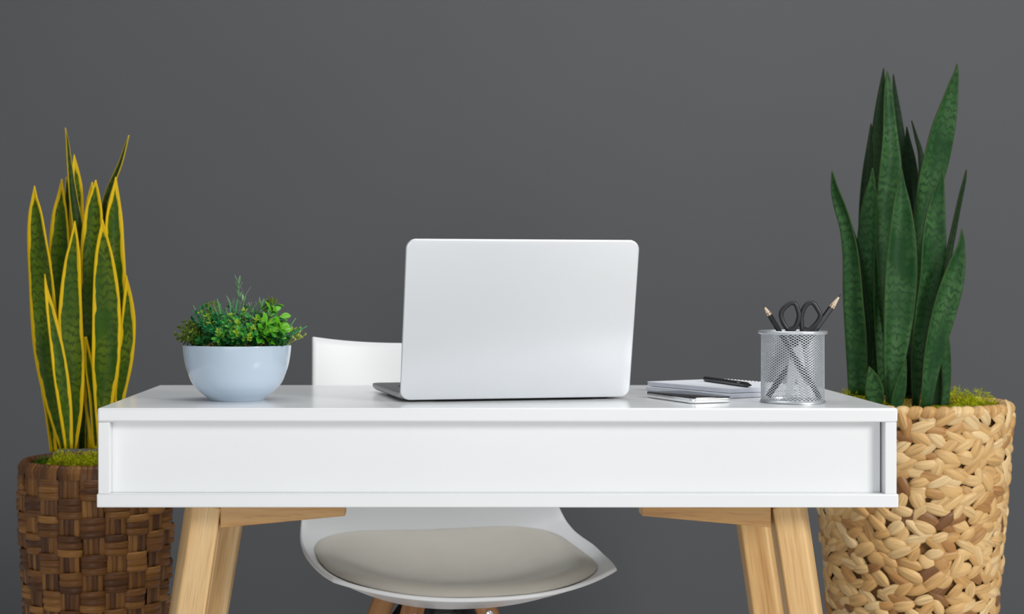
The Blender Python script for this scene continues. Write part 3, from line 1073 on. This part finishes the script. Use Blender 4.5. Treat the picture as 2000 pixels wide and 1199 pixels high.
for cx_, cy_, r_, h_ in ((0.088, -0.068, 0.045, 0.038), (0.118, -0.03, 0.040, 0.050), (0.085, -0.01, 0.045, 0.052), (0.05, -0.10, 0.040, 0.022), (0.10, 0.04, 0.045, 0.04), (0.01, -0.122, 0.035, 0.020), (-0.03, -0.118, 0.035, 0.020), (-0.11, 0.02, 0.042, 0.048), (-0.115, -0.02, 0.036, 0.046), (-0.09, 0.07, 0.05, 0.045), (0.0, 0.05, 0.08, 0.03), (-0.08, -0.08, 0.045, 0.03)):
    moss_clump(b, (cx_, cy_, 0.678), r_, 1300, h_, rnd, 0.0062, 0.0013)
o = b.build('moss', M['moss'], rp, angle=None); o['kind'] = 'stuff'
b = MB()
moss_clump(b, (0.05, -0.115, 0.680), 0.03, 260, 0.016, rnd); moss_clump(b, (0.10, -0.10, 0.680), 0.03, 200, 0.012, rnd)
o = b.build('moss', M['mossg'], rp, angle=None); o['kind'] = 'stuff'; o['label'] = 'green moss'

RS = 666 / 400
Rv = [
    ([(162, 1120, 50), (156, 950, 60), (146, 800, 54), (138, 670, 42), (122, 575, 34), (101, 505, 32), (85, 450, 22), (75, 390, 2)], -0.03, -0.06, -18, 'leafdark'),
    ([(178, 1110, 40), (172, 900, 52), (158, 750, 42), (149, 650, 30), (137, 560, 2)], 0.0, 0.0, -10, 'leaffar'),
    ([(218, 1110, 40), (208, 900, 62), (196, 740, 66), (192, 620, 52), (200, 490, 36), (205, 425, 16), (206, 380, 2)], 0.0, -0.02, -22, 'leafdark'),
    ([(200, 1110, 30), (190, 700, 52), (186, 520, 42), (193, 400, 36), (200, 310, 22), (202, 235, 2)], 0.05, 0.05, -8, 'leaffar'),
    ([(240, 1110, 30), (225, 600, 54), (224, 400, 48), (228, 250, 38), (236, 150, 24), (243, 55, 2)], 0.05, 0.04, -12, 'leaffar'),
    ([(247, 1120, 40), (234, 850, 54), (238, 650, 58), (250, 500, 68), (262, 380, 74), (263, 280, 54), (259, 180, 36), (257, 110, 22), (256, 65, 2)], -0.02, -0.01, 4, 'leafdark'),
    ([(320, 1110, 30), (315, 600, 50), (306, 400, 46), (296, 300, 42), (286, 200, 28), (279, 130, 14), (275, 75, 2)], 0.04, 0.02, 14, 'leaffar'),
    ([(266, 1155, 30), (276, 1000, 72), (290, 850, 98), (297, 720, 102), (300, 600, 84), (300, 500, 56), (300, 440, 28), (301, 380, 2)], -0.085, -0.07, 0, 'leafdark'),
    ([(346, 1110, 24), (350, 800, 44), (362, 600, 64), (386, 450, 88), (411, 350, 90), (431, 260, 80), (451, 180, 58), (468, 110, 34), (478, 70, 16), (482, 40, 2)], 0.0, -0.03, 8, 'leafdark'),
    ([(346, 1155, 24), (353, 1000, 46), (373, 850, 68), (392, 740, 82), (402, 640, 88), (407, 560, 72), (419, 470, 42), (430, 420, 18), (435, 385, 2)], -0.06, -0.06, 6, 'leafdark'),
    ([(376, 1160, 40), (396, 1020, 66), (426, 880, 78), (455, 770, 80), (478, 690, 60), (494, 630, 28), (498, 578, 2)], -0.09, -0.08, 10, 'leafdark'),
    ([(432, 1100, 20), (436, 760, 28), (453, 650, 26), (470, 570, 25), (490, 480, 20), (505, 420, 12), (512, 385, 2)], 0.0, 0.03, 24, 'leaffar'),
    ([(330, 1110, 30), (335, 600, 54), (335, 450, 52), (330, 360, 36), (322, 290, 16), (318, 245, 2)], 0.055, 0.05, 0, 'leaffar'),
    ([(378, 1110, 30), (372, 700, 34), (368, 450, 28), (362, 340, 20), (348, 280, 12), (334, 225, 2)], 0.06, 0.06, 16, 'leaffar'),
    ([(216, 1155, 40), (213, 1105, 58), (205, 1060, 36), (195, 1025, 2)], -0.09, -0.10, -8, 'leafdark'),
    ([(280, 1165, 36), (292, 1110, 42), (305, 1050, 24), (316, 1000, 2)], -0.11, -0.115, 10, 'leafdark'),
    ([(436, 1150, 40), (440, 1050, 46), (443, 960, 32), (443, 890, 4)], -0.04, -0.04, 12, 'leafdark'),
    ([(412, 1150, 34), (416, 1080, 36), (426, 990, 8)], -0.06, -0.06, -10, 'leaffar'),
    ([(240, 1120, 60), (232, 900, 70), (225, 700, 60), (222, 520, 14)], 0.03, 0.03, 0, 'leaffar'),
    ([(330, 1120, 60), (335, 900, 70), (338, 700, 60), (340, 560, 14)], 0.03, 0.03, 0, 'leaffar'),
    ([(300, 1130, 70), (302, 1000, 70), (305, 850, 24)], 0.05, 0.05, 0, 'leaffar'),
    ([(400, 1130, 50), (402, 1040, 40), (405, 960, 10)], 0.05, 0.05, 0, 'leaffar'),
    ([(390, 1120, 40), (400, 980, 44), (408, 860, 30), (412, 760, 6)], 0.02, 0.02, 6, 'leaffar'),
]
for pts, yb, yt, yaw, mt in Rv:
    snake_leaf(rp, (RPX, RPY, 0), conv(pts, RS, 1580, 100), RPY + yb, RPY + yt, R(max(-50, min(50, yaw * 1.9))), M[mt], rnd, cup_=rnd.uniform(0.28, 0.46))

# ------------------------------------------------------------------ bowl of artificial greenery
rnd = random.Random(7)
BX, BY = -0.286, 2.36
bp = empty('potted_greenery', (BX, BY, TZ), 0, 'pale blue ceramic bowl of mixed green foliage at the left end of the desk', 'potted plant')
b = MB()
outer = [(0.0005, 0.0012), (0.035, 0.0012), (0.0365, 0.0), (0.0385, 0.0002), (0.0398, 0.0012), (0.0425, 0.0035), (0.0513, 0.0101), (0.0580, 0.0160), (0.0630, 0.0215), (0.0675, 0.0290), (0.0711, 0.0384), (0.0745, 0.0480), (0.0768, 0.0580), (0.0785, 0.0700), (0.0793, 0.0798), (0.0789, 0.0810), (0.0778, 0.0812), (0.0768, 0.0798), (0.0750, 0.064), (0.070, 0.045), (0.060, 0.027), (0.045, 0.017), (0.0005, 0.014)]
b.lathe(spline(outer, 90), 96)
b.build('bowl', M['bowl'], bp, angle=None)
b = MB(); b.lathe([(0.001, 0.078), (0.05, 0.0775), (0.0745, 0.0745)], 40)
b.build('soil', M['soil'], bp)
b = MB()
for cx_, cy_, r_ in ((-0.03, -0.050, 0.014), (0.015, -0.054, 0.014), (0.042, -0.040, 0.013), (0.0, -0.03, 0.026), (0.054, -0.01, 0.012), (-0.045, -0.028, 0.013)):
    moss_clump(b, (cx_, cy_, 0.0768), r_, 130, 0.009, rnd, 0.0045, 0.0009)
o = b.build('moss', M['mossdry'], bp, angle=None); o['kind'] = 'stuff'

PXM = BY / FPX
def bl(px, py, dy=0.0):
    v = at(px, py, BY + dy)
    return Vector((v.x - BX, v.y - BY, v.z - TZ))


def stem_curve(base, tip, n=10, sag=0.15):
    base, tip = Vector(base), Vector(tip)
    mid = (base + tip) / 2 + Vector((0, 0, 0.0)) + Vector((-(tip - base).x * sag, -(tip - base).y * sag, (tip - base).length * sag * 0.5))
    return [base * (1 - t) ** 2 + mid * 2 * t * (1 - t) + tip * t * t for t in [k / (n - 1) for k in range(n)]]


def base_for(tx, dy):
    """stem foot inside the bowl for a sprig whose tip is at px tx"""
    x = max(400, min(526, 463 + (tx - 463) * 0.62))
    return bl(x, 681, dy * 0.6)


def sprig(tip, dy, mat, ll, lw, npair, start=0.3, whorl=2, ang=50, shape='ellipse', foot=None, sr=0.0007, termin=3, bend=0.2, fold=0.25, name='sprig'):
    b = MB()
    T = bl(*tip, dy)
    F = bl(foot[0], foot[1], dy * 0.7) if foot else base_for(tip[0], dy)
    C = stem_curve(F, T)
    b.tube(C, [sr * (1.2 - 0.6 * k / 9) for k in range(10)], 5)
    for i in range(npair):
        t = start + (1 - start) * (i + 0.4) / npair
        k = min(int(t * 9), 8)
        p = C[k].lerp(C[k + 1], t * 9 - k)
        tg = (C[k + 1] - C[k]).normalized()
        a0 = i * PI / 2 + rnd.uniform(-.5, .5)
        ref = tg.cross(Vector((0, 1, 0.1))).normalized(); ref2 = tg.cross(ref)
        for q in range(whorl):
            a = a0 + 2 * PI * q / whorl
            side = ref * math.cos(a) + ref2 * math.sin(a)
            an = R(ang + rnd.uniform(-14, 14))
            d = tg * math.cos(an) + side * math.sin(an)
            s = rnd.uniform(0.75, 1.15) * (1 - 0.25 * abs(t - 0.6))
            leaf_blade(b, p, d, ll * PXM * s, lw * PXM * s, tg, bend, fold, shape=shape)
    tg = (C[-1] - C[-2]).normalized()
    ref = tg.cross(Vector((0, 1, 0.1))).normalized(); ref2 = tg.cross(ref)
    for q in range(termin):
        a = 2 * PI * q / max(1, termin) + rnd.uniform(-.4, .4)
        d = tg * 0.85 + (ref * math.cos(a) + ref2 * math.sin(a)) * math.tan(R(ang)) * 0.55
        leaf_blade(b, C[-1], d, ll * PXM * rnd.uniform(.7, 1), lw * PXM * rnd.uniform(.7, 1), tg, bend, fold, shape=shape)
    return b.build(name, mat, bp, angle=None, solid=0.0003)


def grass(tips, foot, dy, mat=None):
    b = MB()
    for tx, ty, wpx in tips:
        F = bl(foot[0] + rnd.uniform(-3, 3), foot[1], dy * 0.8); T = bl(tx, ty, dy + rnd.uniform(-.012, .012))
        C = stem_curve(F, T, 12, 0.14)
        rows, uvs = [], []
        for i, p in enumerate(C):
            t = i / 11
            tg = (C[min(i + 1, 11)] - C[max(i - 1, 0)]).normalized()
            s = tg.cross(Vector((rnd.uniform(-.02, .02), -1, 0.3))).normalized()
            hw = wpx * PXM / 2 * (1 - t ** 5 * 0.7) * (0.6 + 0.4 * min(1, t * 3))
            nn = s.cross(tg)
            rows.append([p - s * hw + nn * hw * 0.4, p, p + s * hw + nn * hw * 0.4])
            uvs += [(0, t), (0.5, t), (1, t)]
        b.grid(rows, uvs=uvs)
    return b.build('grass_blades', mat or M['grassm'], bp, angle=None, solid=0.0003)


def buds(tip, dy, foot, n=7):
    b = MB()
    T = bl(*tip, dy); F = bl(*foot, dy)
    C = stem_curve(F, T)
    b.tube(C, 0.0009, 5)
    for i in range(n):
        a = rnd.uniform(0, 2 * PI)
        k = rnd.choice((6, 7, 8, 8, 9))
        p = C[k]
        q = p + Vector((math.cos(a) * 0.007, math.sin(a) * 0.007, rnd.uniform(0, 0.006)))
        b.tube([p, (p + q) / 2, q], [0.0007, 0.0010, 0.0012], 5)
        rows = []
        for z, r in ((-1, 0.15), (-.6, .8), (0, 1), (.6, .85), (1, .2)):
            rows.append([q + Vector((0.0016 * r * math.cos(2 * PI * m / 7), 0.0016 * r * math.sin(2 * PI * m / 7), 0.0021 * z)) for m in range(7)])
        b.grid(rows, close_u=True, cap=True)
    return b.build('bud_sprig', M['bud'], bp, angle=None)


# tall sage sprig and its neighbours
sprig((466, 556), 0.0, M['sage'], 23, 5.8, 5, 0.12, 2, 27, 'ellipse', (468, 668), 0.0010, 3, 0.05)
sprig((477, 582), -0.012, M['sage'], 25, 5.6, 4, 0.2, 2, 30, 'ellipse', (470, 668), 0.0009, 2, 0.05)
sprig((508, 600), -0.015, M['sage'], 26, 5.4, 6, 0.2, 2, 30, 'ellipse', None, 0.0008, 2, 0.05)
sprig((490, 608), 0.01, M['sage'], 24, 5.4, 6, 0.2, 2, 34, 'ellipse', None, 0.0008, 2, 0.05)
sprig((452, 596), -0.02, M['sage'], 22, 5.2, 5, 0.2, 2, 32, 'ellipse', None, 0.0008, 2, 0.05)
# filling growth deep in the bowl, coloured dark for the shaded gaps
for tip, dy in (((400, 632), 0.01), ((420, 628), 0.0), ((440, 626), 0.01), ((462, 630), 0.0), ((484, 630), 0.01), ((506, 632), 0.0), ((526, 636), 0.01), ((544, 648), 0.0), ((390, 650), -0.03), ((412, 655), -0.05), ((500, 655), -0.055), ((535, 662), -0.05), ((448, 662), -0.06), ((470, 665), -0.06)):
    sprig(tip, dy, M['deep'], 17, 9, 7, 0.2, 2, 62, 'obovate', termin=4)
for tip, dy, ft in (((372, 655), -0.02, (385, 679)), ((382, 660), -0.045, (396, 680)), ((392, 664), -0.055, (402, 680)), ((556, 656), -0.02, (545, 679)), ((548, 662), -0.045, (535, 680)), ((364, 662), 0.0, (380, 679)), ((562, 664), 0.0, (548, 679))):
    sprig(tip, dy, M['deep'], 15, 8, 5, 0.1, 2, 66, 'obovate', ft, termin=4)
# blue green grass tufts
grass([(424, 583, 3.6), (429, 592, 4), (436, 606, 4), (419, 599, 3), (415, 612, 3)], (440, 675), -0.02)
grass([(449, 590, 4), (464, 584, 4.5), (473, 602, 4), (441, 600, 3), (456, 608, 4), (482, 606, 3.4)], (452, 675), -0.035)
grass([(514, 592, 4), (499, 596, 3.5), (507, 608, 4), (520, 598, 3.5)], (494, 675), 0.0)
grass([(578, 621, 3.2), (600, 637, 4.2), (566, 632, 3.4), (546, 628, 7.5), (571, 655, 5.5), (560, 638, 4), (554, 626, 5.5), (536, 605, 3.4), (549, 640, 5), (589, 636, 3)], (549, 678), -0.02)
grass([(377, 596, 2.6), (392, 604, 3), (384, 616, 3), (370, 638, 3.4)], (402, 668), 0.0)
# teal upright sprigs on the left
for tip, dy in (((396, 604), -0.02), ((404, 598), 0.0), ((384, 612), -0.03), ((412, 606), -0.035), ((394, 632), -0.05), ((408, 640), -0.055), ((422, 618), -0.03), ((377, 625), 0.0), ((418, 645), -0.06), ((402, 618), -0.045), ((428, 632), -0.055)):
    sprig(tip, dy, M['teal'], 12, 5.0, 9, 0.2, 2, 42, 'ellipse')
# small round-leaved sprigs in the middle
for tip, dy in (((432, 618), -0.02), ((444, 622), -0.04), ((458, 612), -0.01), ((462, 628), -0.05), ((474, 618), -0.03), ((484, 622), -0.045), ((450, 640), -0.06), ((470, 645), -0.06), ((436, 650), -0.06), ((488, 640), -0.06), ((428, 600), 0.02), ((450, 604), 0.02), ((480, 604), 0.025), ((498, 615), 0.0), ((440, 632), -0.05), ((478, 655), -0.065), ((458, 655), -0.068), ((425, 660), -0.062), ((495, 652), -0.062)):
    sprig(tip, dy, M['box'], 14, 8, 6, 0.25, 2, 55, 'obovate', termin=4)
# lime tips among them
for tip, dy in (((394, 614), -0.035), ((406, 620), -0.05), ((464, 632), -0.066), ((461, 650), -0.072), ((427, 648), -0.068), ((476, 610), -0.04), ((452, 618), -0.05), ((498, 626), -0.055), ((493, 642), -0.066), ((486, 658), -0.07)):
    sprig(tip, dy, M['lime'], 11, 5.5, 2, 0.7, 2, 45, 'obovate', termin=4)
# big bright leaves on the right
for tip, dy, ll in (((530, 612), -0.03, 30), ((543, 622), -0.035, 32), ((521, 634), -0.055, 28), ((543, 642), -0.05, 31), ((526, 646), -0.055, 28), ((515, 606), 0.0, 24), ((536, 602), 0.0, 24), ((508, 630), -0.045, 24), ((511, 650), -0.058, 24), ((550, 648), -0.045, 24)):
    sprig(tip, dy, M['broad'], ll, ll * 0.55, 2, 0.5, 2, 62, 'obovate', None, 0.0009, 3, 0.12, 0.35)
for tip, dy in (((526, 590), 0.0), ((533, 594), 0.01), ((519, 596), 0.01)):
    sprig(tip, dy, M['olive'], 17, 6, 3, 0.7, 2, 40, 'ellipse', None, 0.0008, 3, 0.1)
# olive feathery clump at the left rim
for tip, dy in (((352, 640), -0.01), ((346, 654), -0.02), ((362, 630), 0.0), ((372, 632), -0.03), ((366, 645), -0.045), ((378, 648), -0.05), ((358, 660), -0.03), ((372, 662), -0.05), ((350, 662), 0.0), ((384, 636), -0.03), ((368, 636), -0.02), ((360, 650), -0.04)):
    sprig(tip, dy, M['olive'], 10, 4.8, 9, 0.35, 3, 50, 'obovate', (402 + rnd.uniform(-10, 14), 678), 0.0007, 5)
for tip, dy in (((406, 596), 0.0), ((416, 592), 0.01), ((424, 594), 0.0), ((412, 604), -0.01), ((398, 600), 0.0)):
    sprig(tip, dy, M['lime'], 8, 4, 5, 0.6, 3, 55, 'obovate', None, 0.0006, 5)
# yellowish buds over the right rim
buds((586, 648), -0.01, (558, 676), 9)
buds((592, 659), -0.02, (558, 676), 8)
buds((579, 641), 0.0, (556, 676), 7)
